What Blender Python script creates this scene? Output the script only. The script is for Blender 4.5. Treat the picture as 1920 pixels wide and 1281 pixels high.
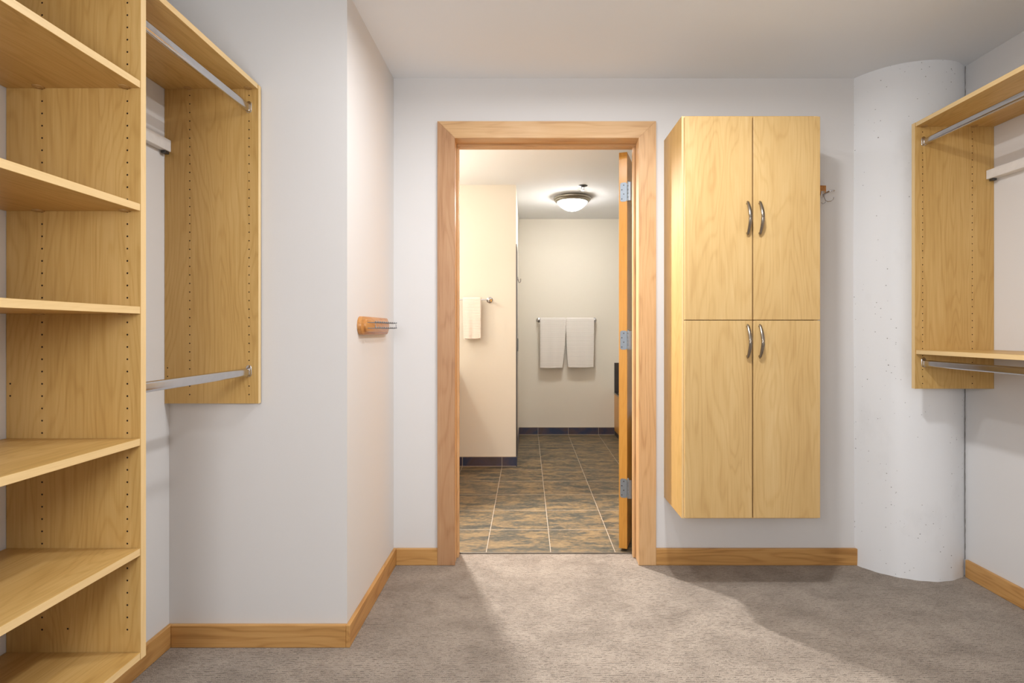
import bpy, bmesh, math, random
from mathutils import Vector, Matrix
random.seed(7)
for o in list(bpy.data.objects):
    bpy.data.objects.remove(o)
sc = bpy.context.scene
COL = sc.collection
R = math.radians
PI = math.pi

# ------------------------------------------------------------------ camera
cd = bpy.data.cameras.new('camera'); cam = bpy.data.objects.new('camera', cd); COL.objects.link(cam)
cd.sensor_fit = 'HORIZONTAL'; cd.sensor_width = 36.0
cd.lens = 1010.0/1920.0*36.0
cd.shift_x = -28.0/1920.0; cd.shift_y = -19.5/1920.0
cd.clip_start = 0.02
cam.location = (0, 0, 1.193); cam.rotation_euler = (R(90), 0, 0)
sc.camera = cam

# ------------------------------------------------------------------ world, exposure
w = bpy.data.worlds.new('world'); sc.world = w; w.use_nodes = True
w.node_tree.nodes['Background'].inputs[0].default_value = (0.8, 0.85, 0.9, 1)
w.node_tree.nodes['Background'].inputs[1].default_value = 0.3
sc.view_settings.view_transform = 'Standard'
sc.view_settings.look = 'None'
sc.view_settings.gamma = 1.0
sc.view_settings.use_curve_mapping = False
sc.view_settings.exposure = 0.0

# ------------------------------------------------------------------ lights
def area(name, loc, size, power, color, rot=(0, 0, 0), sy=None, shape=None, spread=180):
    l = bpy.data.lights.new(name, 'AREA'); l.energy = power; l.color = color
    l.size = size; l.spread = R(spread)
    if sy: l.shape = 'RECTANGLE'; l.size_y = sy
    if shape: l.shape = shape
    o = bpy.data.objects.new(name, l); o.location = loc; o.rotation_euler = rot; COL.objects.link(o)
    return o
def spot(name, loc, target, power, color, angle, blend, radius):
    l = bpy.data.lights.new(name, 'SPOT'); l.energy = power; l.color = color
    l.spot_size = R(angle); l.spot_blend = blend; l.shadow_soft_size = radius
    o = bpy.data.objects.new(name, l); o.location = loc; COL.objects.link(o)
    o.rotation_euler = (Vector(target)-Vector(loc)).to_track_quat('-Z', 'Y').to_euler()
    return o
# closet ceiling lamps (above the frame) and an added fill bulb
def bulb(name, loc, power, color, radius):
    l = bpy.data.lights.new(name, 'POINT'); l.energy = power; l.color = color; l.shadow_soft_size = radius
    o = bpy.data.objects.new(name, l); o.location = loc; COL.objects.link(o); return o
area('closet_lamp_light', (-0.02, 1.86, 2.41), 0.12, 9, (0.975, 0.985, 1.0), shape='DISK')
area('closet_lamp_light', (0.62, 1.62, 2.41), 0.12, 22, (0.98, 0.99, 1.0), shape='DISK')
bulb('closet_fill_bulb', (-0.40, -0.4, 1.50), 58, (0.95, 0.975, 1.0), 0.25)  # added fill behind the camera to lift ceiling and walls, not a fixture
# added soft fill panel behind the camera; that closet end has no window
area('rear_fill', (0.4, -1.5, 1.35), 2.4, 5, (0.84, 0.92, 1.0), rot=(R(90), 0, 0), sy=2.0)
# bathroom: three lamps over the washstand on the left, ceiling lamps; one of them shines through the doorway
for yv in (3.35, 3.75, 4.15):
    bulb('vanity_bulb', (-1.13, yv, 1.97), 8.5, (1.0, 0.93, 0.83), 0.05)
area('bathroom_lamp_light', (0.3, 3.8, 2.46), 0.5, 2, (1.0, 0.98, 0.96), shape='DISK')
spot('bathroom_ceiling_beam', (-0.75, 4.0, 2.43), (0.55, 2.2, 0.2), 420, (1.0, 0.975, 0.94), 72, 0.5, 0.07)

# ------------------------------------------------------------------ materials
MATS = {}
def new_mat(name):
    m = bpy.data.materials.new(name); m.use_nodes = True
    MATS[name] = m
    nt = m.node_tree; b = nt.nodes['Principled BSDF']
    return m, nt, b
def N(nt, t, **kw):
    n = nt.nodes.new(t)
    for k, v in kw.items():
        if k in n.inputs: n.inputs[k].default_value = v
        else: setattr(n, k, v)
    return n
def L(nt, a, b): nt.links.new(a, b)
def ramp(nt, fac, stops, interp='LINEAR'):
    r = nt.nodes.new('ShaderNodeValToRGB'); r.color_ramp.interpolation = interp
    el = r.color_ramp.elements
    while len(el) < len(stops): el.new(0.5)
    for e, (p, c) in zip(el, stops):
        e.position = p; e.color = (c[0], c[1], c[2], 1) if len(c) == 3 else c
    L(nt, fac, r.inputs[0]); return r
def mathn(nt, op, a, b=None, c=None):
    n = nt.nodes.new('ShaderNodeMath'); n.operation = op
    for i, v in enumerate((a, b, c)):
        if v is None: continue
        if isinstance(v, (int, float)): n.inputs[i].default_value = v
        else: L(nt, v, n.inputs[i])
    return n.outputs[0]
def mixc(nt, fac, a, b, mode='MIX'):
    n = nt.nodes.new('ShaderNodeMix'); n.data_type = 'RGBA'; n.blend_type = mode
    for s, v in ((0, fac), (6, a), (7, b)):
        if isinstance(v, (int, float)): n.inputs[s].default_value = v
        elif isinstance(v, tuple): n.inputs[s].default_value = (v[0], v[1], v[2], 1)
        else: L(nt, v, n.inputs[s])
    return n.outputs[2]
def srgb(r, g, b):
    f = lambda c: (c/255/12.92) if c/255 <= 0.04045 else ((c/255+0.055)/1.055)**2.4
    return (f(r), f(g), f(b))
def bump(nt, b, h, strength, dist):
    bn = N(nt, 'ShaderNodeBump'); bn.inputs['Strength'].default_value = strength
    bn.inputs['Distance'].default_value = dist
    L(nt, h, bn.inputs['Height']); L(nt, bn.outputs[0], b.inputs['Normal'])
def coords(nt, scale=(1, 1, 1), world=False, rand=False):
    if world:
        g = N(nt, 'ShaderNodeNewGeometry'); src = g.outputs['Position']
    else:
        g = N(nt, 'ShaderNodeTexCoord'); src = g.outputs['Object']
    if rand:
        oi = N(nt, 'ShaderNodeObjectInfo')
        cmb = N(nt, 'ShaderNodeCombineXYZ')
        a = mathn(nt, 'MULTIPLY', oi.outputs['Random'], 13.7)
        for i in range(3): L(nt, a, cmb.inputs[i])
        va = N(nt, 'ShaderNodeVectorMath', operation='ADD')
        L(nt, src, va.inputs[0]); L(nt, cmb.outputs[0], va.inputs[1]); src = va.outputs[0]
    mp = N(nt, 'ShaderNodeMapping'); mp.inputs['Scale'].default_value = scale
    L(nt, src, mp.inputs['Vector']); return mp.outputs[0]
def noise(nt, vec, scale=1, detail=4, rough=0.5, dist=0.0):
    n = N(nt, 'ShaderNodeTexNoise'); n.inputs['Scale'].default_value = scale
    n.inputs['Detail'].default_value = detail; n.inputs['Roughness'].default_value = rough
    n.inputs['Distortion'].default_value = dist
    L(nt, vec, n.inputs['Vector']); return n.outputs['Fac']

def wood(name, grain, light, mid, dark, rough=0.42, fig=1.0, knots=False, bands=20.0, coat=0.0):
    """grain: axis index the figure runs along"""
    m, nt, b = new_mat(name)
    s = [5.5, 5.5, 5.5]; s[grain] = 0.8
    v = coords(nt, tuple(s), rand=True)
    n1 = noise(nt, v, 0.9, 3, 0.45, 0.3)                     # broad cathedral field
    band = mathn(nt, 'SINE', mathn(nt, 'MULTIPLY', n1, bands*9.0))
    band = mathn(nt, 'MULTIPLY_ADD', band, 0.5, 0.5)
    band = mathn(nt, 'POWER', band, 4.0)
    s2 = [170.0, 170.0, 170.0]; s2[grain] = 5.0
    fib = noise(nt, coords(nt, tuple(s2), rand=True), 1, 3, 0.6)
    s3 = [9.0, 9.0, 9.0]; s3[grain] = 1.6
    cloud = noise(nt, coords(nt, tuple(s3), rand=True), 1, 3, 0.55)
    f = mathn(nt, 'MULTIPLY_ADD', band, 0.12*fig, mathn(nt, 'MULTIPLY', fib, 0.46))
    f = mathn(nt, 'ADD', f, mathn(nt, 'MULTIPLY', cloud, 0.5))
    r = ramp(nt, f, [(0.28, light), (0.52, mid), (0.86, dark)])
    col = r.outputs[0]
    if knots:
        vo = N(nt, 'ShaderNodeTexVoronoi'); vo.inputs['Scale'].default_value = 1.0
        s4 = [9.0, 9.0, 9.0]; s4[grain] = 4.0
        L(nt, coords(nt, tuple(s4), rand=True), vo.inputs['Vector'])
        k = ramp(nt, vo.outputs['Distance'], [(0.02, (1, 1, 1)), (0.09, (0, 0, 0))])
        col = mixc(nt, mathn(nt, 'MULTIPLY', k.outputs[0], 0.45), col, dark)
    L(nt, col, b.inputs['Base Color'])
    b.inputs['Roughness'].default_value = rough
    b.inputs['Specular IOR Level'].default_value = 0.4
    if coat: b.inputs['Coat Weight'].default_value = coat; b.inputs['Coat Roughness'].default_value = 0.2
    bump(nt, b, fib, 0.05, 0.001)
    return m
def maple(name, g, k=1.0):
    a, c, d = srgb(214, 178, 116), srgb(201, 162, 97), srgb(174, 133, 70)
    return wood(name, g, tuple(x*k for x in a), tuple(x*k for x in c), tuple(x*k for x in d))
MZ, MY, MX = maple('maple_laminate_upright', 2), maple('maple_laminate_deep', 1), maple('maple_laminate_wide', 0)
EZ = wood('maple_edge_lit_upright', 2, srgb(236, 206, 154), srgb(230, 199, 145), srgb(216, 182, 124), fig=0.5)  # plain edge tape, painted paler to carry the light on front edges
EY = wood('maple_edge_lit_deep', 1, srgb(236, 206, 154), srgb(230, 199, 145), srgb(216, 182, 124), fig=0.5)  # same tape along shelves, light on the edge included in its colour
DZ = wood('maple_door', 2, srgb(216, 184, 130), srgb(206, 171, 114), srgb(184, 145, 90), rough=0.4, fig=1.0, bands=16)
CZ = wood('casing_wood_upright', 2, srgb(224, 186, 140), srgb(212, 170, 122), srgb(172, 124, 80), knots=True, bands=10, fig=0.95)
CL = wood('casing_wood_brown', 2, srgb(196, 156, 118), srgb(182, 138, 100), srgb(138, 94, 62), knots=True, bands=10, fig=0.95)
CX = wood('casing_wood_wide', 0, srgb(224, 188, 142), srgb(213, 172, 124), srgb(174, 126, 82), knots=True, bands=10, fig=0.95)
BX = wood('baseboard_wood_wide', 0, srgb(212, 165, 104), srgb(198, 149, 88), srgb(160, 112, 60), knots=True, bands=11, fig=1.5)
BY = wood('baseboard_wood_deep', 1, srgb(212, 165, 104), srgb(198, 149, 88), srgb(160, 112, 60), knots=True, bands=11, fig=1.5)
HZ = wood('honey_door_wood', 2, srgb(220, 164, 76), srgb(210, 152, 64), srgb(188, 130, 50), rough=0.35, fig=0.6, coat=0.2)
TW = wood('tie_rack_wood', 1, srgb(206, 150, 88), srgb(188, 128, 66), srgb(140, 86, 40), rough=0.35, coat=0.3)

def paint(name, col, rough=0.9, b_str=0.06, scale=260):
    m, nt, b = new_mat(name)
    n = noise(nt, coords(nt, (1, 1, 1), world=True), scale, 3)
    n2 = noise(nt, coords(nt, (1, 1, 1), world=True), 1.7, 3)
    c = mixc(nt, mathn(nt, 'MULTIPLY', n2, 0.10), col, tuple(x*0.82 for x in col))
    L(nt, c, b.inputs['Base Color']); b.inputs['Roughness'].default_value = rough
    b.inputs['Specular IOR Level'].default_value = 0.25
    bump(nt, b, n, b_str, 0.002); return m
WALL = paint('white_wall_paint', srgb(225, 223, 222))
CEIL = paint('ceiling_paint', srgb(240, 243, 247))
BWALL = paint('bathroom_cream_paint', srgb(226, 220, 207))
BCEIL = paint('bathroom_ceiling_paint', srgb(232, 233, 234))

def plain(name, col, rough=0.5, metal=0.0, spec=0.5, nscale=40, var=0.08, bstr=0.0):
    m, nt, b = new_mat(name)
    n = noise(nt, coords(nt, (1, 1, 1)), nscale, 3)
    c = mixc(nt, n, tuple(x*(1-var) for x in col), tuple(min(1, x*(1+var)) for x in col))
    L(nt, c, b.inputs['Base Color'])
    b.inputs['Roughness'].default_value = rough; b.inputs['Metallic'].default_value = metal
    b.inputs['Specular IOR Level'].default_value = spec
    if bstr: bump(nt, b, n, bstr, 0.001)
    return m
CHROME = plain('chrome', (0.58, 0.58, 0.60), 0.16, 1.0)
STEEL = plain('satin_steel', (0.30, 0.34, 0.38), 0.5, 1.0)
NICKEL = plain('brushed_nickel', (0.34, 0.30, 0.25), 0.24, 1.0)
RINGM = plain('lamp_ring_nickel', (0.42, 0.39, 0.33), 0.3, 1.0)
DARK = plain('dark_recess', (0.06, 0.032, 0.018), 0.8)
SCREW = plain('screw_dark', (0.10, 0.10, 0.10), 0.4, 0.8)
WHITEP = plain('white_plastic', srgb(232, 230, 228), 0.35)
CAMF = plain('tan_cam_plastic', srgb(176, 138, 84), 0.45)
CAULK = plain('gap_filler', srgb(148, 144, 140), 0.9, nscale=90, var=0.4)
GROUTM = plain('tile_edge_grout', srgb(190, 178, 160), 0.8)
TILED = plain('dark_slate_tile', srgb(62, 56, 54), 0.35, nscale=14, var=0.35, bstr=0.1)
SLAB = plain('stone_top', srgb(190, 182, 170), 0.25)
THRESH = plain('threshold_metal', srgb(120, 112, 102), 0.5, 0.6)

# painted concrete column: pits, smudges
def concrete():
    m, nt, b = new_mat('painted_concrete')
    v = coords(nt, (1, 1, 1), world=True)
    vo = N(nt, 'ShaderNodeTexVoronoi'); vo.inputs['Scale'].default_value = 34; L(nt, v, vo.inputs['Vector'])
    sep = N(nt, 'ShaderNodeSeparateColor'); L(nt, vo.outputs['Color'], sep.inputs[0])
    rad = mathn(nt, 'MULTIPLY', mathn(nt, 'MAXIMUM', mathn(nt, 'SUBTRACT', sep.outputs[0], 0.30), 0), 0.15)
    pit = mathn(nt, 'LESS_THAN', vo.outputs['Distance'], rad)
    sel = mathn(nt, 'GREATER_THAN', sep.outputs[1], 0.35)
    pit = mathn(nt, 'MULTIPLY', pit, sel)
    vo2 = N(nt, 'ShaderNodeTexVoronoi'); vo2.inputs['Scale'].default_value = 62; L(nt, v, vo2.inputs['Vector'])
    s2 = N(nt, 'ShaderNodeSeparateColor'); L(nt, vo2.outputs['Color'], s2.inputs[0])
    pit2 = mathn(nt, 'LESS_THAN', vo2.outputs['Distance'], mathn(nt, 'MULTIPLY', mathn(nt, 'MAXIMUM', mathn(nt, 'SUBTRACT', s2.outputs[0], 0.62), 0), 0.45))
    clus = mathn(nt, 'GREATER_THAN', noise(nt, v, 3.5, 2), 0.47)
    pit = mathn(nt, 'MAXIMUM', pit, mathn(nt, 'MULTIPLY', mathn(nt, 'MULTIPLY', pit2, clus), 0.7))
    n1 = noise(nt, coords(nt, (3, 3, 1.6), world=True), 2.4, 5, 0.6)
    sm = ramp(nt, n1, [(0.56, (0, 0, 0)), (0.72, (1, 1, 1))]).outputs[0]
    base = mixc(nt, mathn(nt, 'MULTIPLY', sm, 0.15), srgb(238, 239, 241), srgb(198, 198, 199))
    c = mixc(nt, mathn(nt, 'MULTIPLY', pit, 0.75), base, srgb(96, 88, 82))
    L(nt, c, b.inputs['Base Color']); b.inputs['Roughness'].default_value = 0.8
    n2 = noise(nt, v, 60, 4)
    h = mathn(nt, 'SUBTRACT', mathn(nt, 'MULTIPLY', n2, 0.3), pit)
    bump(nt, b, h, 0.35, 0.003); return m
CONC = concrete()

# carpet: cut/loop texture with short dark dashes running across
def carpet():
    m, nt, b = new_mat('patterned_loop_carpet')
    big = noise(nt, coords(nt, (1, 1.3, 1), world=True), 4.5, 5, 0.65)
    med = noise(nt, coords(nt, (14, 40, 1), world=True), 1, 3, 0.6)
    fine = noise(nt, coords(nt, (1, 1, 1), world=True), 420, 2, 0.7)
    g = N(nt, 'ShaderNodeNewGeometry'); sp = N(nt, 'ShaderNodeSeparateXYZ'); L(nt, g.outputs['Position'], sp.inputs[0])
    wob = noise(nt, coords(nt, (6, 6, 1), world=True), 1, 2)
    wob2 = noise(nt, coords(nt, (45, 45, 1), world=True), 1, 2)
    yy = mathn(nt, 'ADD', mathn(nt, 'ADD', sp.outputs[1], mathn(nt, 'MULTIPLY', wob, 0.014)), mathn(nt, 'MULTIPLY', wob2, 0.008))
    def rows(pitch, xs, lo, hi, wlo, whi, seed):
        u = mathn(nt, 'MULTIPLY', mathn(nt, 'ADD', yy, 10+seed), 1.0/pitch)
        iy = mathn(nt, 'FLOOR', u); fy = mathn(nt, 'FRACT', u)
        cm = N(nt, 'ShaderNodeCombineXYZ')
        L(nt, mathn(nt, 'MULTIPLY', sp.outputs[0], xs), cm.inputs[0]); L(nt, mathn(nt, 'MULTIPLY', iy, 7.31+seed), cm.inputs[1])
        n = noise(nt, cm.outputs[0], 1, 3, 0.65)
        a_ = ramp(nt, n, [(lo, (0, 0, 0)), (hi, (1, 1, 1))]).outputs[0]
        p_ = ramp(nt, mathn(nt, 'ABSOLUTE', mathn(nt, 'SUBTRACT', fy, 0.5)), [(wlo, (1, 1, 1)), (whi, (0, 0, 0))]).outputs[0]
        return mathn(nt, 'MULTIPLY', a_, p_)
    dd = rows(0.0112, 48, 0.49, 0.57, 0.02, 0.15, 0.0)
    d2 = rows(0.0072, 55, 0.48, 0.62, 0.12, 0.32, 0.37)
    base = ramp(nt, big, [(0.36, srgb(128, 115, 102)), (0.62, srgb(182, 168, 153))]).outputs[0]
    c = mixc(nt, mathn(nt, 'MULTIPLY', med, 0.35), base, srgb(134, 122, 112))
    ff = ramp(nt, fine, [(0.34, srgb(74, 67, 61)), (0.5, srgb(154, 141, 128)), (0.66, srgb(220, 209, 196))]).outputs[0]
    c = mixc(nt, 0.50, c, ff)
    c = mixc(nt, mathn(nt, 'MULTIPLY', d2, 0.42), c, srgb(92, 80, 70))
    c = mixc(nt, mathn(nt, 'MULTIPLY', dd, 0.7), c, srgb(60, 50, 44))
    L(nt, c, b.inputs['Base Color']); b.inputs['Roughness'].default_value = 1.0
    b.inputs['Specular IOR Level'].default_value = 0.05
    b.inputs['Sheen Weight'].default_value = 0.15
    h = mathn(nt, 'SUBTRACT', mathn(nt, 'MULTIPLY', fine, 0.8), mathn(nt, 'ADD', dd, mathn(nt, 'MULTIPLY', d2, 0.5)))
    bump(nt, b, h, 0.7, 0.004); return m
CARPET = carpet()

# rust-brown slate tiles, square grid 0.348 m
def tiles(name, x0, y0, p, z=False, dark=False):
    m, nt, b = new_mat(name)
    g = N(nt, 'ShaderNodeNewGeometry'); sp = N(nt, 'ShaderNodeSeparateXYZ'); L(nt, g.outputs['Position'], sp.inputs[0])
    def line(o, off):
        f = mathn(nt, 'FRACT', mathn(nt, 'MULTIPLY', mathn(nt, 'ADD', o, -off+p*40), 1.0/p))
        d = mathn(nt, 'MINIMUM', f, mathn(nt, 'SUBTRACT', 1.0, f))
        return mathn(nt, 'LESS_THAN', d, 0.0019/p)
    ln = line(sp.outputs[0], x0) if dark else mathn(nt, 'MAXIMUM', line(sp.outputs[0], x0), line(sp.outputs[1], y0))
    ix = mathn(nt, 'FLOOR', mathn(nt, 'MULTIPLY', mathn(nt, 'ADD', sp.outputs[0], -x0+p*40), 1.0/p))
    iy = mathn(nt, 'FLOOR', mathn(nt, 'MULTIPLY', mathn(nt, 'ADD', sp.outputs[1], -y0+p*40), 1.0/p))
    cm = N(nt, 'ShaderNodeCombineXYZ')
    L(nt, mathn(nt, 'MULTIPLY', ix, 3.71), cm.inputs[0]); L(nt, mathn(nt, 'MULTIPLY', iy, 5.13), cm.inputs[1])
    va = N(nt, 'ShaderNodeVectorMath', operation='ADD'); L(nt, g.outputs['Position'], va.inputs[0]); L(nt, cm.outputs[0], va.inputs[1])
    mp = N(nt, 'ShaderNodeMapping'); mp.inputs['Scale'].default_value = (1, 2.6, 1); L(nt, va.outputs[0], mp.inputs['Vector'])
    n1 = noise(nt, mp.outputs[0], 5.5, 8, 0.62, 0.6)
    n2 = noise(nt, mp.outputs[0], 28, 6, 0.6, 0.4)
    if dark:
        c = ramp(nt, n1, [(0.38, srgb(44, 56, 84)), (0.52, srgb(76, 66, 76)), (0.68, srgb(74, 62, 58))]).outputs[0]
    else:
        f = mathn(nt, 'ADD', mathn(nt, 'MULTIPLY', n1, 0.62), mathn(nt, 'MULTIPLY', n2, 0.38))
        c = ramp(nt, f, [(0.38, srgb(58, 58, 52)), (0.47, srgb(84, 78, 64)), (0.53, srgb(116, 98, 70)), (0.65, srgb(148, 124, 86))]).outputs[0]
    c = mixc(nt, ln, c, srgb(176, 164, 148))
    L(nt, c, b.inputs['Base Color'])
    b.inputs['Roughness'].default_value = 0.45 if not dark else 0.35
    h = mathn(nt, 'SUBTRACT', mathn(nt, 'MULTIPLY', n2, 0.5), ln)
    bump(nt, b, h, 0.25, 0.004); return m
TILE = tiles('brown_slate_floor_tile', -0.220, 2.889, 0.348)
TILEB = tiles('dark_slate_skirting_tile', -0.220, 2.889-0.17, 0.348, dark=True)

def towelm(name, col):
    m, nt, b = new_mat(name)
    g = N(nt, 'ShaderNodeTexCoord'); sp = N(nt, 'ShaderNodeSeparateXYZ'); L(nt, g.outputs['Object'], sp.inputs[0])
    sx = mathn(nt, 'SINE', mathn(nt, 'MULTIPLY', sp.outputs[0], 2*PI/0.011))
    sz = mathn(nt, 'SINE', mathn(nt, 'MULTIPLY', sp.outputs[2], 2*PI/0.014))
    hh = mathn(nt, 'ADD', mathn(nt, 'MULTIPLY', sx, 0.25), sz)
    k = mathn(nt, 'MULTIPLY_ADD', hh, 0.25, 0.5)
    c = mixc(nt, k, tuple(x*0.79 for x in col), col)
    n = noise(nt, coords(nt), 300, 2)
    L(nt, c, b.inputs['Base Color']); b.inputs['Roughness'].default_value = 1.0
    b.inputs['Specular IOR Level'].default_value = 0.1
    bump(nt, b, mathn(nt, 'ADD', hh, n), 0.35, 0.002); return m
TOWB = towelm('grey_waffle_cotton', srgb(238, 233, 227))
TOWH = towelm('cream_waffle_cotton', srgb(244, 234, 224))

def glow():
    m, nt, b = new_mat('lit_frosted_glass')
    b.inputs['Base Color'].default_value = (0.9, 0.9, 0.88, 1)
    b.inputs['Emission Color'].default_value = (1.0, 0.98, 0.95, 1)
    n = noise(nt, coords(nt), 3, 1)
    L(nt, mathn(nt, 'MULTIPLY_ADD', n, 0.5, 85.0), b.inputs['Emission Strength'])
    return m
GLOW = glow()

# ------------------------------------------------------------------ helpers
def link(name, bm, mats, parent=None, smooth=False):
    me = bpy.data.meshes.new(name)
    bmesh.ops.recalc_face_normals(bm, faces=bm.faces[:])
    if parent is not None:
        o_loc = Vector(parent['_w'])
        bmesh.ops.translate(bm, verts=bm.verts[:], vec=-o_loc)
    bm.to_mesh(me); bm.free()
    if not isinstance(mats, (list, tuple)): mats = [mats]
    for m in mats: me.materials.append(m)
    if smooth:
        for p in me.polygons: p.use_smooth = True
        me.set_sharp_from_angle(angle=R(38))
    o = bpy.data.objects.new(name, me); COL.objects.link(o)
    if parent is not None:
        o.parent = parent
    else:
        # place the origin at the thing's base
        xs = [v.co for v in me.vertices]
        c = Vector(((min(v.x for v in xs)+max(v.x for v in xs))/2, (min(v.y for v in xs)+max(v.y for v in xs))/2, min(v.z for v in xs)))
        me.transform(Matrix.Translation(-c)); o.location = c
    o['_w'] = tuple(parent['_w']) if parent is not None else tuple(o.location)
    return o
def thing(name, loc, label=None, cat=None, group=None, kind=None):
    o = bpy.data.objects.new(name, None); COL.objects.link(o); o.location = loc
    o.empty_display_size = 0.05
    o['_w'] = tuple(loc)
    tag(o, label, cat, group, kind); return o
def tag(o, label=None, cat=None, group=None, kind=None):
    if label: o['label'] = label
    if cat: o['category'] = cat
    if group: o['group'] = group
    if kind: o['kind'] = kind
    return o
def S(o): o['kind'] = 'structure'; return o

def box(bm, x0, x1, y0, y1, z0, z1, bev=0.0, mi=0, edge=None):
    """edge: dict axis-sign -> material index, e.g. {'+x':1}"""
    r = bmesh.ops.create_cube(bm, size=1.0)
    vs = r['verts']
    for v in vs:
        v.co = Vector(((x0+x1)/2+v.co.x*(x1-x0), (y0+y1)/2+v.co.y*(y1-y0), (z0+z1)/2+v.co.z*(z1-z0)))
    fs = list({f for v in vs for f in v.link_faces})
    for f in fs:
        f.material_index = mi; f.normal_update()
        if edge:
            n = f.normal
            for k, m_ in edge.items():
                ax = 'xyz'.index(k[1]); s = 1 if k[0] == '+' else -1
                if n[ax]*s > 0.9: f.material_index = m_
    if bev:
        es = list({e for f in fs for e in f.edges})
        bmesh.ops.bevel(bm, geom=es, offset=bev, segments=2, profile=0.5, affect='EDGES', clamp_overlap=True)
    return bm
def B(x0, x1, y0, y1, z0, z1, bev=0.0, edge=None):
    return box(bmesh.new(), x0, x1, y0, y1, z0, z1, bev, 0, edge)

def loft(bm, rings, cap=True, mi=0, closed=True):
    vr = [[bm.verts.new(p) for p in ring] for ring in rings]
    n = len(vr[0])
    for a, b_ in zip(vr[:-1], vr[1:]):
        for i in range(n if closed else n-1):
            f = bm.faces.new((a[i], a[(i+1) % n], b_[(i+1) % n], b_[i])); f.material_index = mi
    if cap:
        f = bm.faces.new(vr[0][::-1]); f.material_index = mi
        f = bm.faces.new(vr[-1]); f.material_index = mi
    return vr
def ring(c, r, u, v, n=20, ry=None):
    ry = r if ry is None else ry
    c, u, v = Vector(c), Vector(u), Vector(v)
    return [c+u*math.cos(2*PI*i/n)*r+v*math.sin(2*PI*i/n)*ry for i in range(n)]
def tube(bm, pts, r, n=12, cap=True, mi=0):
    pts = [Vector(p) for p in pts]
    rs = r if isinstance(r, (list, tuple)) else [r]*len(pts)
    rings = []; prev = None
    for i, p in enumerate(pts):
        t = (pts[min(i+1, len(pts)-1)]-pts[max(i-1, 0)]).normalized()
        if prev is None:
            a = Vector((0, 0, 1)) if abs(t.z) < 0.9 else Vector((1, 0, 0))
            u = t.cross(a).normalized()
        else:
            u = (prev-t*prev.dot(t)).normalized()
        prev = u; v = t.cross(u)
        rings.append(ring(p, rs[i], u, v, n))
    loft(bm, rings, cap, mi)
def lathe(bm, c, axis, prof, n=32, mi=0):
    """prof: (radius, along)"""
    ax = Vector(axis).normalized(); a = Vector((0, 0, 1)) if abs(ax.z) < 0.9 else Vector((1, 0, 0))
    u = ax.cross(a).normalized(); v = ax.cross(u)
    loft(bm, [ring(Vector(c)+ax*h, max(r, 1e-4), u, v, n) for r, h in prof], True, mi)
def stadium(cy, cz, w, h, n=8):
    """vertical stadium outline in a plane; returns list (a, z)"""
    r = w/2; pts = []
    for i in range(n+1):
        t = PI*i/n; pts.append((cy+r*math.cos(t), cz+h/2-r+r*math.sin(t)))
    for i in range(n+1):
        t = PI+PI*i/n; pts.append((cy+r*math.cos(t), cz-h/2+r+r*math.sin(t)))
    return pts
def roundrect(w, h, r, n=6):
    pts = []
    for cx, cy, a0 in ((w/2-r, h/2-r, 0), (-w/2+r, h/2-r, 90), (-w/2+r, -h/2+r, 180), (w/2-r, -h/2+r, 270)):
        for i in range(n+1):
            t = R(a0+90*i/n); pts.append((cx+r*math.cos(t), cy+r*math.sin(t)))
    return pts

# board facing -Y at y0 with drilled shelf-pin holes in its near face (real recesses)
def drilled(x0, x1, y0, y1, z0, z1, holes, front, hr=0.0024, depth=0.008):
    """holes: list of (x,z); front: '+x' or '-x' edge that carries the edge band"""
    bm = bmesh.new()
    hs = sorted(holes)
    cellw, cellh = 0.010, 0.010
    cols = {}
    for x, z in holes: cols.setdefault(round(x, 4), []).append(z)
    def q(pts, mi=0):
        f = bm.faces.new([bm.verts.new(p) for p in pts]); f.material_index = mi
    xs = sorted(cols)
    cur = x0
    for xc in xs:
        q([(cur, y0, z0), (xc-cellw/2, y0, z0), (xc-cellw/2, y0, z1), (cur, y0, z1)])
        zc = z0; a, b_ = xc-cellw/2, xc+cellw/2
        for z in sorted(cols[xc]):
            q([(a, y0, zc), (b_, y0, zc), (b_, y0, z-cellh/2), (a, y0, z-cellh/2)])
            n = 12; sq = []; ci = []
            for i in range(n):
                t = 2*PI*i/n+PI/4
                cx, cz = math.cos(t), math.sin(t); k = cellw/2/max(abs(cx), abs(cz))
                sq.append(bm.verts.new((xc+cx*k, y0, z+cz*k)))
                ci.append(bm.verts.new((xc+cx*hr, y0, z+cz*hr)))
            dp = [bm.verts.new((v.co.x, y0+depth, v.co.z)) for v in ci]
            for i in range(n):
                j = (i+1) % n
                bm.faces.new((sq[i], sq[j], ci[j], ci[i]))
                f = bm.faces.new((ci[i], ci[j], dp[j], dp[i])); f.material_index = 2
            f = bm.faces.new(dp); f.material_index = 2
            zc = z+cellh/2
        q([(a, y0, zc), (b_, y0, zc), (b_, y0, z1), (a, y0, z1)])
        cur = xc+cellw/2
    q([(cur, y0, z0), (x1, y0, z0), (x1, y0, z1), (cur, y0, z1)])
    # other faces
    q([(x0, y1, z0), (x0, y1, z1), (x1, y1, z1), (x1, y1, z0)])
    q([(x0, y0, z1), (x1, y0, z1), (x1, y1, z1), (x0, y1, z1)], 0)
    q([(x0, y0, z0), (x0, y1, z0), (x1, y1, z0), (x1, y0, z0)], 0)
    q([(x0, y0, z0), (x0, y0, z1), (x0, y1, z1), (x0, y1, z0)], 1 if front == '-x' else 0)
    q([(x1, y0, z0), (x1, y1, z0), (x1, y1, z1), (x1, y0, z1)], 1 if front == '+x' else 0)
    bmesh.ops.remove_doubles(bm, verts=bm.verts[:], dist=0.00005)
    return bm

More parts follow.
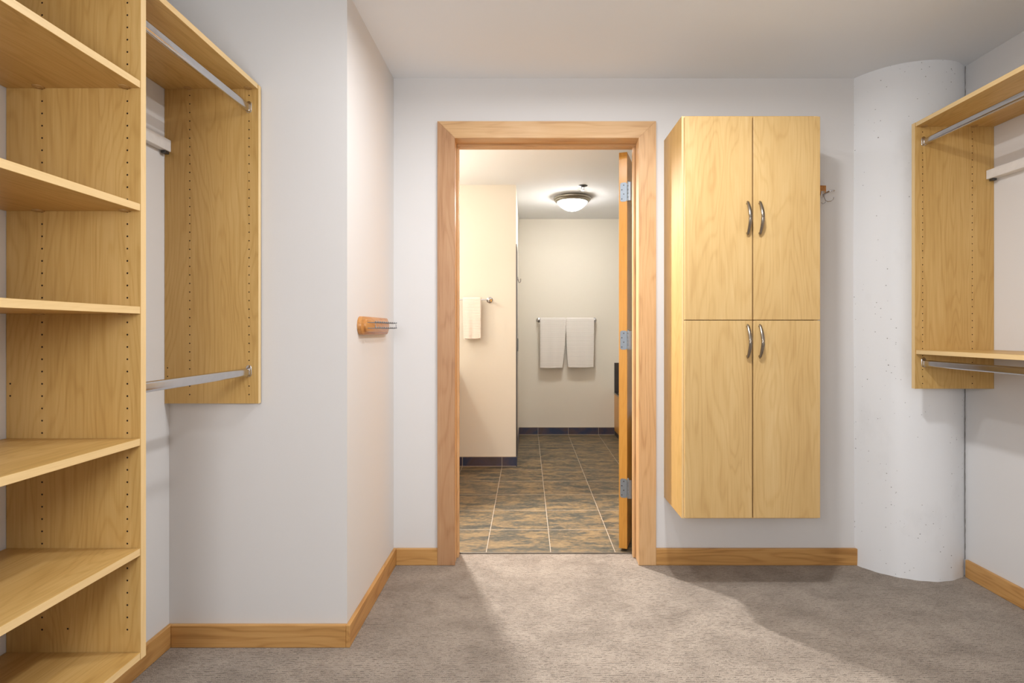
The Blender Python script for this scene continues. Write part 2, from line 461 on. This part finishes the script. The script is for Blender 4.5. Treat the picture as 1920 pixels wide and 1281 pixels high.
# ------------------------------------------------------------------ geometry constants
H = 2.486            # ceiling
YB = 2.756           # closet back wall face
YW = 2.900           # bathroom side of that wall
XL, XR = -1.357, 2.140
XP, YP = -0.682, 2.043   # partition corner
YN = -1.7            # closet end behind the camera
T = 0.12
# bathroom
BX0, BX1 = -1.22, 1.95
YS, YE = 4.76, 6.21
XS = -0.0966

# ------------------------------------------------------------------ room shell
S(link('floor', B(XL-T, XR+T, YN-T, YW-0.011, -0.1, 0.0), CARPET))
S(link('floor', B(BX0-T, BX1+T, YW-0.011, YE+T, -0.1, 0.0), TILE)).name = 'floor'
bmc = bmesh.new(); box(bmc, XL-T, XR+T, YN-T, YB+0.07, H, H+0.1)
S(link('ceiling', bmc, CEIL))
S(link('ceiling', B(BX0-T, BX1+T, YB+0.07, YE+T, H, H+0.1), BCEIL))
S(link('wall_left', B(XL-T, XL, YN-T, YP, 0, H), WALL))
S(link('wall_left_return', B(XL-T, XP, YP, YB+0.0, 0, H), WALL))    # block whose faces turn from the closet wall to the partition
S(link('wall_right', B(XR, XR+T, YN-T, YB, 0, H), WALL))
S(link('wall_near', B(XL-T, XR+T, YN-T, YN, 0, H), WALL))
# wall with the doorway
JL, JR, JT = -0.369, 0.571, 2.1755
bw = bmesh.new()
box(bw, XL-T, JL-0.018, YB, YW, 0, H); box(bw, JR+0.018, XR+T, YB, YW, 0, H); box(bw, JL-0.018, JR+0.018, YB, YW, JT+0.018, H)
S(link('wall_back', bw, WALL))
# bathroom walls
S(link('wall_bathroom_left', B(BX0-T, XS, YS, YE+T, 0, H), BWALL))
S(link('wall_bathroom_back', B(XS, BX1+T, YE, YE+T, 0, H), BWALL))
S(link('wall_bathroom_right', B(BX1, BX1+T, YW, YE, 0, H), BWALL))
S(link('wall_bathroom_side', B(BX0-T, BX0, YW, YS, 0, H), BWALL))

# door lining, stop and casing
jb = bmesh.new()
box(jb, JL-0.018, JL, YB-0.001, YW+0.002, 0.001, JT, 0.0006); box(jb, JR, JR+0.018, YB-0.001, YW+0.002, 0.001, JT, 0.0006)
SL, SR, ST = JL+0.011, JR-0.013, JT-0.011
box(jb, JL, SL, 2.832, 2.862, 0.001, ST, 0.0015); box(jb, SR, JR, 2.832, 2.862, 0.001, ST, 0.0015)
S(link('trim_2', jb, CZ))
jh = bmesh.new()
box(jh, JL-0.018, JR+0.018, YB-0.001, YW+0.002, JT, JT+0.018, 0.0006); box(jh, JL, JR, 2.832, 2.862, ST, JT, 0.0015)
S(link('trim_3', jh, CX))
def casing(y_front, y_back, name1, name2):
    ci, co = 0.005, 0.094
    iL, iR, iT = JL-ci+0.007, JR+ci-0.007, JT+ci-0.005
    oL, oR, oT = (820-988)*2.738/1010, (1230.3-988)*2.738/1010, 1.193+(621-227)*2.738/1010
    def prism(pts, nm, mt):
        bm = bmesh.new()
        a = [bm.verts.new((x, y_front, z)) for x, z in pts]; b_ = [bm.verts.new((x, y_back, z)) for x, z in pts]
        n = len(pts); bm.faces.new(a); bm.faces.new(b_[::-1])
        for i in range(n): bm.faces.new((a[i], b_[i], b_[(i+1) % n], a[(i+1) % n]))
        bmesh.ops.bevel(bm, geom=[e for e in bm.edges if abs(e.verts[0].co.y-y_front) < 1e-4 and abs(e.verts[1].co.y-y_front) < 1e-4], offset=0.0016, segments=2, affect='EDGES')
        return S(link(nm, bm, mt))
    g = 0.0003
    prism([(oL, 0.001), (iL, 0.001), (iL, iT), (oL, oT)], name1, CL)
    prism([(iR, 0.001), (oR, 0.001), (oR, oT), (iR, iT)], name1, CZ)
    prism([(iL, iT), (iR, iT), (oR, oT), (oL, oT)], name1, CX)
    return oL, oR
oL, oR = casing(YB-0.018, YB, 'trim_1', 'trim_1')
casing(YW+0.018, YW, 'trim_4', 'trim_4')
S(link('trim_5', B(JL, JR, YW-0.016, YW-0.009, 0.0, 0.006, 0.001), THRESH))

# baseboards
bh, bt = 0.085, 0.016
def base(name, x0, x1, y0, y1, m): S(link(name, B(x0, x1, y0, y1, 0.0, bh, 0.003), m))
base('baseboard_back', XP+bt, oL, YB-bt, YB, BX)
base('baseboard_back', oR, 1.690, YB-bt, YB, BX)
base('baseboard_partition', XP, XP+bt, YP-bt, YB, BY)
base('baseboard_front', XL+bt, XP, YP-bt, YP, BX)
base('baseboard_left', XL, XL+bt, YN, YP, BY)
base('baseboard_right', XR-bt, XR, YN, 2.612, BY)

# tile skirtings of the bathroom
th = 0.082
S(link('baseboard_bathroom_left', B(BX0, XS, YS-0.010, YS, 0, th, 0.001), TILEB))
S(link('baseboard_bathroom_return', B(XS, XS+0.008, YS-0.010, YE-0.01, 0, th, 0.001), TILEB))
S(link('baseboard_bathroom_back', B(XS+0.008, 1.007, YE-0.010, YE, 0, th, 0.001), TILEB))
# pale caulk bead on top of the skirtings
S(link('trim_6', B(BX0, XS, YS-0.011, YS, th, th+0.005), GROUTM))
S(link('trim_6', B(XS+0.008, 1.007, YE-0.011, YE, th, th+0.006), GROUTM))
S(link('trim_10', B(BX0, XS, YS-0.012, YS, 0, 0.003), GROUTM))
S(link('trim_10', B(XS+0.008, 1.007, YE-0.012, YE, 0, 0.004), GROUTM))
# dark tiled lining of the wall end
S(link('trim_7', B(XS, XS+0.006, YS+0.012, 5.22, th, 1.966, 0.001), TILED))

# column in the corner
cx, cy, cr = 1.952, 2.865, 0.300
bm = bmesh.new()
rings = []
for k in range(41):
    z = H*k/40; rr = []
    for i in range(96):
        a = 2*PI*i/96
        d = 0.0015*math.sin(3*a+z*2.1)+0.001*math.sin(7*a-z*3.3)+(0.002*math.sin(23*a) if k == 0 else 0)
        rr.append((cx+(cr+d)*math.cos(a), cy+(cr+d)*math.sin(a), z))
    rings.append(rr)
loft(bm, rings)
col_o = link('concrete_column', bm, CONC, smooth=True)
tag(col_o, 'round white painted concrete column with small pits, standing in the right corner', 'column', kind='structure')
# rough filler strip where the column meets the wall
bm = bmesh.new(); pts = []
for k in range(120):
    z = 0.08+(H-0.082)*k/119
    pts.append((XR-0.001-0.0015*random.random(), 2.6285+0.001*random.random(), z))
tube(bm, pts, [0.0014+0.0022*random.random()**3 for _ in pts], 6)
S(link('trim_8', bm, CAULK))

# ------------------------------------------------------------------ door
C0 = Vector((0.5416, 2.912, 0)); ang = R(19)
d = Vector((math.sin(ang), math.cos(ang), 0)); tt = Vector((-math.cos(ang), math.sin(ang), 0))
dr = thing('door_1', (C0.x, C0.y, 0.0), 'honey wood door opened into the bathroom', 'door', kind='structure')
def door_box(a0, a1, t0, t1, z0, z1, bev=0.0, mi=0):
    bm = B(a0, a1, t0, t1, z0, z1, bev)
    for v in bm.verts: v.co = C0+d*v.co.x+tt*v.co.y+Vector((0, 0, v.co.z))
    return bm
link('door_slab', door_box(0, 0.905, 0, 0.0445, 0.014, 2.162, 0.0012), HZ, dr)
for hz in (1.946, 1.144, 0.342):
    bm = bmesh.new()
    # leaf let into the door edge: rounded rectangle with four screw heads
    pl = roundrect(0.040*2, 0.103, 0.014)
    pts = [(max(p[0], -0.0), p[1]) for p in pl]
    outline = [Vector((p[0], 0, p[1])) for p in roundrect(0.037, 0.103, 0.011)]
    def at(u, out, z):      # u: across the edge from its right corner, out: towards the room
        return C0+tt*u-d*out+Vector((0, 0, z))
    a = [bm.verts.new(at(0.019+p.x, 0.0018, hz+p.z)) for p in outline]
    b_ = [bm.verts.new(at(0.019+p.x, -0.001, hz+p.z)) for p in outline]
    n = len(a); bm.faces.new(a); bm.faces.new(b_[::-1])
    for i in range(n): bm.faces.new((a[i], b_[i], b_[(i+1) % n], a[(i+1) % n]))
    h = link('hinge', bm, STEEL, dr)
    bm = bmesh.new()
    for k, (u, dz) in enumerate(((0.018, 0.037), (0.028, 0.013), (0.018, -0.011), (0.028, -0.037))):
        lathe(bm, at(u, 0.0016, hz+dz), -d, [(0.0034, 0), (0.0034, 0.0008), (0.002, 0.0012)], 12)
    link('screw', bm, SCREW, h)
    bm = bmesh.new()
    pc = at(-0.0065, 0.004, hz)
    for k in range(5):
        z0 = hz-0.0515+k*0.0206
        lathe(bm, (pc.x, pc.y, z0+0.0004), (0, 0, 1), [(0.0062, 0), (0.0066, 0.001), (0.0066, 0.019), (0.0062, 0.0198)], 16)
    lathe(bm, (pc.x, pc.y, hz+0.0515), (0, 0, 1), [(0.005, 0), (0.006, 0.003), (0.003, 0.006)], 16)
    box(bm, pc.x, pc.x+0.016, pc.y-0.012, pc.y-0.0095, hz-0.05, hz+0.05)
    link('hinge_knuckle', bm, STEEL, h, smooth=True)

# ------------------------------------------------------------------ closet fittings
def cam(parent, x, y, z):
    bm = bmesh.new()
    lathe(bm, (x, y, z), (0, 0, -1), [(0.0125, -0.004), (0.0125, 0.0022), (0.011, 0.0030)], 20)
    lathe(bm, (x, y, z-0.003), (0, 0, -1), [(0.004, 0), (0.0036, 0.0008)], 8)
    return link('cam_fastener', bm, CAMF, parent, smooth=True)
def rod(parent, x, z, y0, y1, sockets):
    """oval chrome rail 15 x 30 mm with flanged cups"""
    bm = bmesh.new()
    prof = stadium(x, z, 0.015, 0.030)
    loft(bm, [[(a, y, b_) for a, b_ in prof] for y in (y0, y1)])
    r = link('clothes_rod', bm, CHROME, parent, smooth=True)
    for y, s in sockets:      # s: +1 the cup opens towards -Y from a panel at larger Y
        bm = bmesh.new()
        rs = []
        for w_, h_, dy in ((0.020, 0.043, 0.0), (0.021, 0.044, 0.002), (0.0185, 0.0415, 0.003), (0.0180, 0.034, 0.0032), (0.0175, 0.0330, 0.013), (0.0155, 0.031, 0.0132)):
            rs.append([(a, y-s*dy, b_) for a, b_ in stadium(x, z+(0.004 if h_ > 0.04 else 0), w_, h_)])
        loft(bm, rs); link('rod_socket', bm, CHROME, r, smooth=True)
    return r

# --- shelf tower on the left
TF, TY = -1.005, 1.402      # front x, near face of far side panel
P = 0.019
tw = thing('shelf_tower', (-1.18, 1.10, 0.3385), 'tall maple open shelf tower with adjustable shelves, hung on the left wall', 'shelving')
zt = 2.118
hz = [1.7917-0.032*k for k in range(-9, 44)]
hz = [z for z in hz if 0.40 < z < 2.09]
holes = [(-1.262, z) for z in hz]+[(-1.040, z) for z in hz]
holes += [(-1.345, 1.193-(719.7-621)*1.402/1010), (-1.345, 1.193-(742.5-621)*1.402/1010), (-1.195, 0.418)]
link('side_panel', drilled(XL+0.002, TF, TY, TY+P, 0.338, zt, holes, '+x'), [MZ, EZ, DARK], tw)
link('side_panel', B(XL+0.002, TF, TY-0.66, TY-0.66+P, 0.338, zt, 0.0, {'+x': 1}), [MZ, EZ], tw)
sy0, sy1 = TY-0.66+P, TY-0.0005
zs = {'a': 1.193+(621-165.5)*1.402/1010, 'b': 1.193+(621-396.0)*1.402/1010, 'c': 1.193+(621-588.6)*1.402/1010,
      'd': 1.193-(822-621)*1.402/1010-P, 'e': 1.193-(1028-621)*1.402/1010-P}
for k, z in zs.items():
    sh = link('shelf', B(XL+0.004, TF-0.001, sy0, sy1, z, z+P, 0.0007, {'+x': 1}), [MY, EY], tw)
    if k in 'abc':
        for x in (-1.262, -1.040): cam(sh, x, sy1-0.011, z)
link('shelf', B(XL+0.002, TF-0.0008, sy0, sy1, 0.338, 0.338+P, 0.0007, {'+x': 1}), [MY, EY], tw)
link('shelf', B(XL+0.002, TF-0.0008, sy0, sy1, zt-P, zt, 0.0007, {'+x': 1}), [MY, EY], tw)

# --- hanging section to its right
LY = 2.016
lh = thing('hanging_unit', (-1.18, 1.73, 0.922), 'short maple hanging section with two chrome rods, beside the shelf tower', 'wardrobe unit')
hz = [2.0752-0.032*k for k in range(0, 36)]
skip = lambda x, z, xr, zr: abs(x-xr) < 0.01 and any(abs(z-q) < 0.028 for q in zr)
holes = [(x, z) for x in (-1.262, -1.040) for z in hz if not skip(x, z, -1.040, (2.027, 1.040))]
holes += [(-1.345, 1.0553), (-1.345, 1.0233)]
link('side_panel', drilled(XL+0.001, TF, LY, LY+P, 0.922, 2.115, holes, '+x'), [MZ, EZ, DARK], lh)
sh = link('shelf', B(XL+0.001, TF-0.002, TY+P, LY-0.0003, 2.099, 2.118, 0.0007, {'+x': 1}), [MY, EY], lh)
for x in (-1.262, -1.040): cam(sh, x, LY-0.012, 2.099)
for z in (2.027, 1.040): rod(lh, -1.040, z, TY+P+0.0005, LY-0.0005, [(LY, 1), (TY+P, -1)])
bm = bmesh.new(); box(bm, XL+0.001, XL+0.026, TY+P, LY-0.001, 1.862, 1.906, 0.002)
link('wall_rail', bm, WHITEP, lh)
bm = bmesh.new(); box(bm, XL+0.006, XL+0.022, LY-0.028, LY-0.006, 1.852, 1.863, 0.001)
link('rail_bracket', bm, SCREW, lh)

# --- unit on the right wall
RY, RF = 2.467, 1.777
ru = thing('hanging_unit', (1.96, 1.6, 0.929), 'long maple double hanging unit with mid shelf, on the right wall before the column', 'wardrobe unit')
RZ1 = 2.148
hz = [2.105-0.032*k for k in range(0, 37)]
holes = [(x, z) for x in (1.812, 2.0396) for z in hz if not skip(x, z, 1.812, (2.058, 1.046)) and not 1.085 < z < 1.110 and z > 0.935]
link('side_panel', drilled(RF, XR-0.001, RY, RY+0.021, 0.929, RZ1, holes, '-x'), [MZ, EZ, DARK], ru)
link('side_panel', B(RF, XR-0.001, 0.60, 0.62, 0.929, RZ1, 0.0, {'-x': 1}), [MZ, EZ], ru)
sh = link('shelf', B(RF+0.002, XR-0.001, 0.62, RY-0.0003, 2.129, RZ1, 0.0007, {'-x': 1}), [MY, EY], ru)
for x in (1.812, 2.0396): cam(sh, x, RY-0.012, 2.129)
link('shelf', B(RF+0.004, XR-0.001, 0.62, RY-0.0003, 1.0878, 1.1068, 0.0007, {'-x': 1}), [MY, EY], ru)
for z in (2.058, 1.046): rod(ru, 1.816, z, 0.6205, RY-0.0005, [(RY, 1), (0.62, -1)])
link('wall_rail', B(XR-0.038, XR-0.001, 0.62, RY-0.001, 1.887, 1.928, 0.002), WHITEP, ru)
link('rail_bracket', B(XR-0.030, XR-0.012, RY-0.028, RY-0.008, 1.877, 1.888, 0.001), SCREW, ru)

# --- wall cabinet with four doors
KX0, KX1, KZ0, KZ1 = 0.701, 1.3185, 0.352, 2.160
KF = 2.421
kc = thing('wall_cabinet', (1.01, 2.59, KZ0), 'tall maple wall cabinet with four doors, mounted between the doorway and the column', 'cabinet')
bm = bmesh.new()
yc = KF+0.0215
CZ0, CZ1 = KZ0-0.008, KZ1+0.008
box(bm, KX0, KX0+0.018, yc, YB-0.0005, CZ0, CZ1, 0.0004, 0, {'-y': 1}); box(bm, KX1-0.018, KX1, yc, YB-0.0005, CZ0, CZ1, 0.0004, 0, {'-y': 1})
box(bm, KX0+0.018, KX1-0.018, yc, YB-0.0005, CZ0, CZ0+0.018); box(bm, KX0+0.018, KX1-0.018, yc, YB-0.0005, CZ1-0.018, CZ1)
box(bm, KX0+0.018, KX1-0.018, yc, YB-0.0005, 1.234, 1.252); box(bm, KX0+0.018, KX1-0.018, YB-0.008, YB-0.0006, KZ0+0.018, KZ1-0.018)
link('carcass', bm, [MZ, EZ], kc)
gm = (1411.5-988)*KF/1010; zm = 1.193+(621-600.5)*KF/1010
def handle(parent, x, zc):
    bm = bmesh.new(); rings = []
    n = 34; hl = 0.0775
    for i in range(n+1):
        s = -1+2*i/n
        prot = 0.0345*(1-abs(s)**1.75)+0.001
        wdt = 0.0056+0.0024*(1-s*s)
        if abs(s) > 0.93: wdt *= max(0.35, math.sqrt(max(0.0, 1-((abs(s)-0.93)/0.075)**2)))
        pin = math.exp(-(s/0.045)**2)
        wdt *= 1-0.20*pin
        th_ = 0.0052*(1-0.18*pin)*(1 if abs(s) < 0.93 else wdt/0.006)
        rings.append(ring((x, KF-prot-0.004, zc+hl*s), wdt, (1, 0, 0), (0, 1, 0.0), 16, th_))
    loft(bm, rings)
    lathe(bm, (x, KF-0.041, zc+0.001), (0, 0, 1), [(0.0074, -0.001), (0.0080, 0), (0.0074, 0.001)], 16)
    for s in (-1, 1):
        lathe(bm, (x, KF, zc+s*hl*0.86), (0, -1, 0), [(0.0045, -0.001), (0.004, 0.013)], 12)
    return link('handle', bm, NICKEL, parent, smooth=True)
for i, (xa, xb) in enumerate(((KX0+0.009, gm-0.003), (gm+0.003, KX1-0.0005))):
    for (za, zb) in ((KZ0+0.0005, zm-0.0018), (zm+0.0018, KZ1-0.002)):
        dd_ = link('door', B(xa, xb, KF, KF+0.019, za, zb, 0.0011), DZ, kc)
        hxp = (1400.8 if i == 0 else 1423.8)
        hzp = 1.193+(621-(409.5 if za > 1 else 640))*KF/1010
        handle(dd_, (hxp-988)*KF/1010, hzp)

# --- hook board hiding behind the cabinet
hb = thing('coat_hook_rack', (1.42, YB, 1.888), 'small dark wood hook board with wire hooks, on the back wall behind the cabinet edge', 'coat rack')
link('backboard', B(1.330, 1.523, YB-0.016, YB-0.0003, 1.889, 1.935, 0.003), TW, hb)
for hx in (1.36, 1.505):
    bm = bmesh.new()
    y = YB-0.016
    box(bm, hx-0.010, hx+0.010, y-0.003, y, 1.876, 1.905, 0.001)
    tube(bm, [(hx, y-0.002, 1.884), (hx+0.001, y-0.028, 1.888), (hx+0.006, y-0.05, 1.892), (hx+0.016, y-0.056, 1.893), (hx+0.028, y-0.053, 1.893)], [0.0045, 0.0045, 0.0042, 0.0042, 0.0046], 10)
    tube(bm, [(hx, y-0.004, 1.882), (hx+0.002, y-0.012, 1.868), (hx+0.003, y-0.02, 1.852), (hx+0.007, y-0.034, 1.844), (hx+0.018, y-0.044, 1.844), (hx+0.027, y-0.046, 1.852), (hx+0.031, y-0.044, 1.864)], 0.0019, 8)
    tube(bm, [(hx+0.003, y-0.02, 1.846), (hx-0.006, y-0.028, 1.838), (hx-0.018, y-0.032, 1.832), (hx-0.026, y-0.036, 1.838)], 0.0019, 8)
    link('wire_hook', bm, CHROME, hb, smooth=True)

# --- tie rack on the partition
tr = thing('tie_rack', (XP, 2.38, 1.18), 'small oval wooden tie rack with rows of metal pegs, on the white partition wall', 'tie rack')
def plate(bm, xa, xb, yc_, zc_, wl, hh_, r):
    pts = roundrect(wl, hh_, r, 8)
    rs = []
    for x, k in ((xa, 1.0), (xb-0.003, 1.0), (xb-0.0008, 0.985), (xb, 0.95)):
        rs.append([(x, yc_+p[0]*(1-(1-k)*0.25), zc_+p[1]*k) for p in pts])
    loft(bm, rs)
bm = bmesh.new(); plate(bm, XP+0.0004, XP+0.017, 2.378, 1.2155, 0.436, 0.076, 0.0375)
bd = link('backboard', bm, TW, tr, smooth=True)
bm = bmesh.new(); plate(bm, XP+0.015, XP+0.027, 2.378, 1.2155, 0.370, 0.052, 0.0255)
link('raised_panel', bm, TW, tr, smooth=True)
npeg = 11
for k in range(npeg):
    y = 2.215+0.345*k/(npeg-1)
    bm = bmesh.new()
    for z in (1.2285, 1.2050):
        x0 = XP+0.024; x1 = XP+0.061
        tube(bm, [(x0, y, z), (x1-0.006, y, z+0.0003), (x1, y, z+0.0025)], 0.0013, 8)
        lathe(bm, (x1, y, z+0.003), (0, 0, 1), [(0.0005, -0.0036), (0.0030, -0.0018), (0.0036, 0), (0.0030, 0.0018), (0.0005, 0.0036)], 10)
    if k in (0, npeg-1):
        tube(bm, [(XP+0.059, y, 1.2050), (XP+0.060, y, 1.2165), (XP+0.059, y, 1.2255)], 0.0013, 8)
    link('peg', bm, STEEL, tr, smooth=True)

# ------------------------------------------------------------------ bathroom contents
# ceiling dome lamp
cl = thing('ceiling_light', (0.436, 5.18, H), 'round flush ceiling light with frosted glass bowl and nickel rim, in the bathroom', 'ceiling light')
bm = bmesh.new()
c = (0.436, 5.18, H)
lathe(bm, c, (0, 0, -1), [(0.150, 0), (0.155, 0.004), (0.150, 0.012), (0.172, 0.014), (0.180, 0.020), (0.179, 0.028), (0.166, 0.033), (0.170, 0.037), (0.166, 0.043), (0.156, 0.047), (0.157, 0.051), (0.150, 0.056), (0.142, 0.056)], 64)
link('rim', bm, RINGM, cl, smooth=True)
bm = bmesh.new()
pr = [(0.144, 0.054)]
for i in range(1, 15):
    t = 1-i/14; pr.append((0.1445*t if i < 14 else 0.001, 0.056+0.082*(1-t*t)**0.9))
lathe(bm, c, (0, 0, -1), pr, 64)
link('glass_bowl', bm, GLOW, cl, smooth=True)

# sprinkler
sp = thing('sprinkler_head', (0.497, 4.79, H), 'small chrome fire sprinkler on the bathroom ceiling beside the lamp', 'sprinkler')
bm = bmesh.new(); lathe(bm, (0.497, 4.79, H), (0, 0, -1), [(0.042, 0), (0.042, 0.002), (0.034, 0.006), (0.018, 0.009), (0.012, 0.016)], 32)
link('escutcheon', bm, SCREW, sp, smooth=True)
bm = bmesh.new()
for s in (-1, 1):
    tube(bm, [(0.497+s*0.010, 4.79, H-0.014), (0.497+s*0.011, 4.79, H-0.026), (0.497, 4.79, H-0.038)], 0.002, 8)
lathe(bm, (0.497, 4.79, H-0.037), (0, 0, -1), [(0.004, 0), (0.016, 0.003), (0.016, 0.005), (0.003, 0.006)], 20)
link('deflector', bm, CHROME, sp, smooth=True)

def towel_bar(x0, x1, yw, z, off, label, near_only=False):
    t = thing('towel_bar', ((x0+x1)/2, yw, z), label, 'towel rail')
    bm = bmesh.new(); tube(bm, [(x0, yw-off, z), (x1, yw-off, z)], 0.0055, 14)
    link('rail', bm, CHROME, t, smooth=True)
    for x in (x0, x1):
        bm = bmesh.new()
        lathe(bm, (x, yw, z), (0, -1, 0), [(0.027, 0), (0.027, 0.006), (0.022, 0.010), (0.011, 0.013), (0.010, off-0.008), (0.012, off+0.010), (0.008, off+0.013)], 28)
        link('mount', bm, CHROME, t, smooth=True)
    return t
def towel(name, x0, x1, ybar, z, zb, mat, taper=(0, 0), zback=None, thick=0.012, fold=0.3, lobe=0.0):
    """cloth folded over a rail, two hanging layers, soft waves; closed thick cloth"""
    zback = zb+0.04 if zback is None else zback
    path = []
    n1 = 34
    for i in range(n1+1): path.append((-0.013-0.004*(1-i/n1), zb+(z-zb)*i/n1))
    for i in range(1, 8):
        t = PI-PI*i/8; path.append((0.013*math.cos(t), z+0.012*math.sin(t)))
    for i in range(n1+1): path.append((0.013, z-(z-zback)*i/n1))
    nu = 30; bm = bmesh.new(); outer = []; inner = []
    def nrm(j):
        a = path[max(j-1, 0)]; b_ = path[min(j+1, len(path)-1)]
        dx, dz = b_[0]-a[0], b_[1]-a[1]; l = math.hypot(dx, dz) or 1
        return (-dz/l, dx/l)
    ph = random.random()*6
    for j, (oy, oz) in enumerate(path):
        ro, ri = [], []
        hfrac = max(0.0, min(1.0, (z-oz)/(z-zb)))
        ny, nz = nrm(j)
        for i in range(nu+1):
            u = i/nu
            xa = x0+taper[0]*hfrac**2; xb = x1+taper[1]*hfrac**2
            x = xa+(xb-xa)*u
            wv = 0.004*hfrac*math.sin(u*7+ph)+0.003*hfrac*math.sin(u*15+ph*2)
            drop = -0.006*math.sin(u*PI)*hfrac*(1 if j < n1 else 0)-lobe*hfrac*abs(2*u-1)**3*0
            edge = min(1.0, min(u, 1-u)/0.06); e = math.sqrt(max(0.0, 1-(1-edge)**2))
            h_ = thick/2*(0.25+0.75*e)
            fr = -1 if j <= n1 else 1
            yy = ybar+oy+(wv if j <= n1 else 0)
            ro.append(bm.verts.new((x, yy+ny*h_, z+(oz-z)+nz*h_+drop)))
            ri.append(bm.verts.new((x, yy-ny*h_, z+(oz-z)-nz*h_+drop)))
        outer.append(ro); inner.append(ri)
    for g in (outer, inner):
        for j in range(len(path)-1):
            for i in range(nu): bm.faces.new((g[j][i], g[j][i+1], g[j+1][i+1], g[j+1][i]))
    for j in range(len(path)-1):
        for i in (0, nu): bm.faces.new((outer[j][i], outer[j+1][i], inner[j+1][i], inner[j][i]))
    for j in (0, len(path)-1):
        for i in range(nu): bm.faces.new((outer[j][i], outer[j][i+1], inner[j][i+1], inner[j][i]))
    return link(name, bm, mat, smooth=True)
kB = 6.14/1010
zB = 1.193+21*kB
towel_bar(0.134, 0.775, YE, zB, 0.07, 'chrome towel rail holding two grey towels, on the bathroom back wall')
o = towel('bath_towel', (1012.8-988)*kB, (1060.8-988)*kB, YE-0.07, zB+0.008, 1.193-(689-621)*kB, TOWB, taper=(0, -0.040))
tag(o, 'pale grey waffle bath towel, left one of the pair on the bathroom back rail', 'towel')
o = towel('bath_towel', (1061.2-988)*kB, (1113.8-988)*kB, YE-0.07, zB+0.008, 1.193-(688-621)*kB, TOWB, taper=(0.022, -0.008))
tag(o, 'pale grey waffle bath towel, right one of the pair on the bathroom back rail', 'towel')
kH = 4.69/1010
zH = 1.193+59*kH
towel_bar(-0.80, (917-988)*kH, YS, zH, 0.065, 'chrome towel rail holding one cream hand towel, on the cream bathroom wall')
o = towel('hand_towel', (868-988)*kH, (902-988)*kH, YS-0.065, zH+0.004, 1.193-(634-621)*kH, TOWH, taper=(0.006, -0.002), thick=0.012, zback=1.193-(636.5-621)*kH)
tag(o, 'cream waffle hand towel folded over the short rail near the door casing', 'towel')

# robe hook on the dark tiled wall end
xs = XS+0.006
rh = thing('robe_hook', (xs, 5.2, 1.68), 'small chrome robe hook on the dark tiled wall end', 'hook')
bm = bmesh.new(); lathe(bm, (xs, 5.2, 1.70), (1, 0, 0), [(0.018, 0), (0.018, 0.004), (0.009, 0.007)], 20)
link('base_plate', bm, CHROME, rh, smooth=True)
bm = bmesh.new(); tube(bm, [(xs+0.004, 5.2, 1.70), (xs+0.008, 5.2, 1.675), (xs+0.012, 5.2, 1.662), (xs+0.022, 5.2, 1.662), (xs+0.030, 5.2, 1.675), (xs+0.031, 5.2, 1.70)], 0.0035, 10)
link('prong', bm, CHROME, rh, smooth=True)
pl = thing('wall_pull', (xs, 5.0, 1.00), 'slim pale metal pull set upright on the dark tiled wall end', 'handle')
bm = bmesh.new(); tube(bm, [(xs, 5.0, 1.005), (xs+0.006, 5.0, 1.01), (xs+0.007, 5.0, 1.03), (xs+0.007, 5.0, 1.10), (xs+0.006, 5.0, 1.12), (xs, 5.0, 1.125)], 0.004, 10)
link('grip', bm, STEEL, pl, smooth=True)

# bath surround at the right, seen beside the door edge
bs = thing('bath_surround', (1.45, 5.3, 0), 'wood panelled bath surround with dark tiled ledge, right of the bathroom back wall', 'bathtub')
link('skirt_panel', B(1.007, 1.025, 4.30, YE-0.001, 0.05, 0.470, 0.001), HZ, bs)
link('plinth', B(1.010, 1.025, 4.30, YE-0.001, 0.0, 0.05), TILED, bs)
bm = bmesh.new()
box(bm, 1.004, 1.13, 4.29, YE-0.001, 0.470, 0.484, 0.001); box(bm, 1.82, BX1-0.001, 4.29, YE-0.001, 0.470, 0.484)
box(bm, 1.13, 1.82, 4.29, 4.42, 0.470, 0.484); box(bm, 1.13, 1.82, 6.09, YE-0.001, 0.470, 0.484)
link('ledge', bm, TILED, bs)
link('ledge_edge', B(1.001, 1.005, 4.29, YE-0.001, 0.478, 0.485), GROUTM, bs)
bm = bmesh.new()
rs = []
for z, k in ((0.484, 1.0), (0.490, 0.99), (0.484, 0.95), (0.25, 0.86), (0.12, 0.78), (0.10, 0.70)):
    rs.append([(1.475+p[0]*k, 5.255+p[1]*k, z) for p in roundrect(0.70, 1.68, 0.25, 8)])
loft(bm, rs, cap=False); bm.faces.new([bm.verts.new(p) for p in rs[-1]])
bmesh.ops.remove_doubles(bm, verts=bm.verts[:], dist=1e-5)
link('tub', bm, WHITEP, bs, smooth=True)
link('end_panel', B(1.025, BX1-0.001, 4.30, 4.318, 0.0, 0.470), HZ, bs)
S(link('trim_9', B(1.007, BX1, YE-0.011, YE, 0.484, 0.828, 0.001), TILED))

# washstand on the left (its top edge shades the cream wall)
vn = thing('washstand', (-0.91, 3.85, 0), 'wooden washstand with pale stone top, along the left bathroom wall beside the hand towel', 'washstand')
link('body', B(BX0+0.001, -0.63, YW+0.03, YS-0.012, 0.0, 0.82, 0.002), MY, vn)
link('countertop', B(BX0+0.001, -0.605, YW+0.02, YS-0.001, 0.82, 0.85, 0.003), SLAB, vn)

# drop the helper property
for o in bpy.data.objects:
    if '_w' in o: del o['_w']
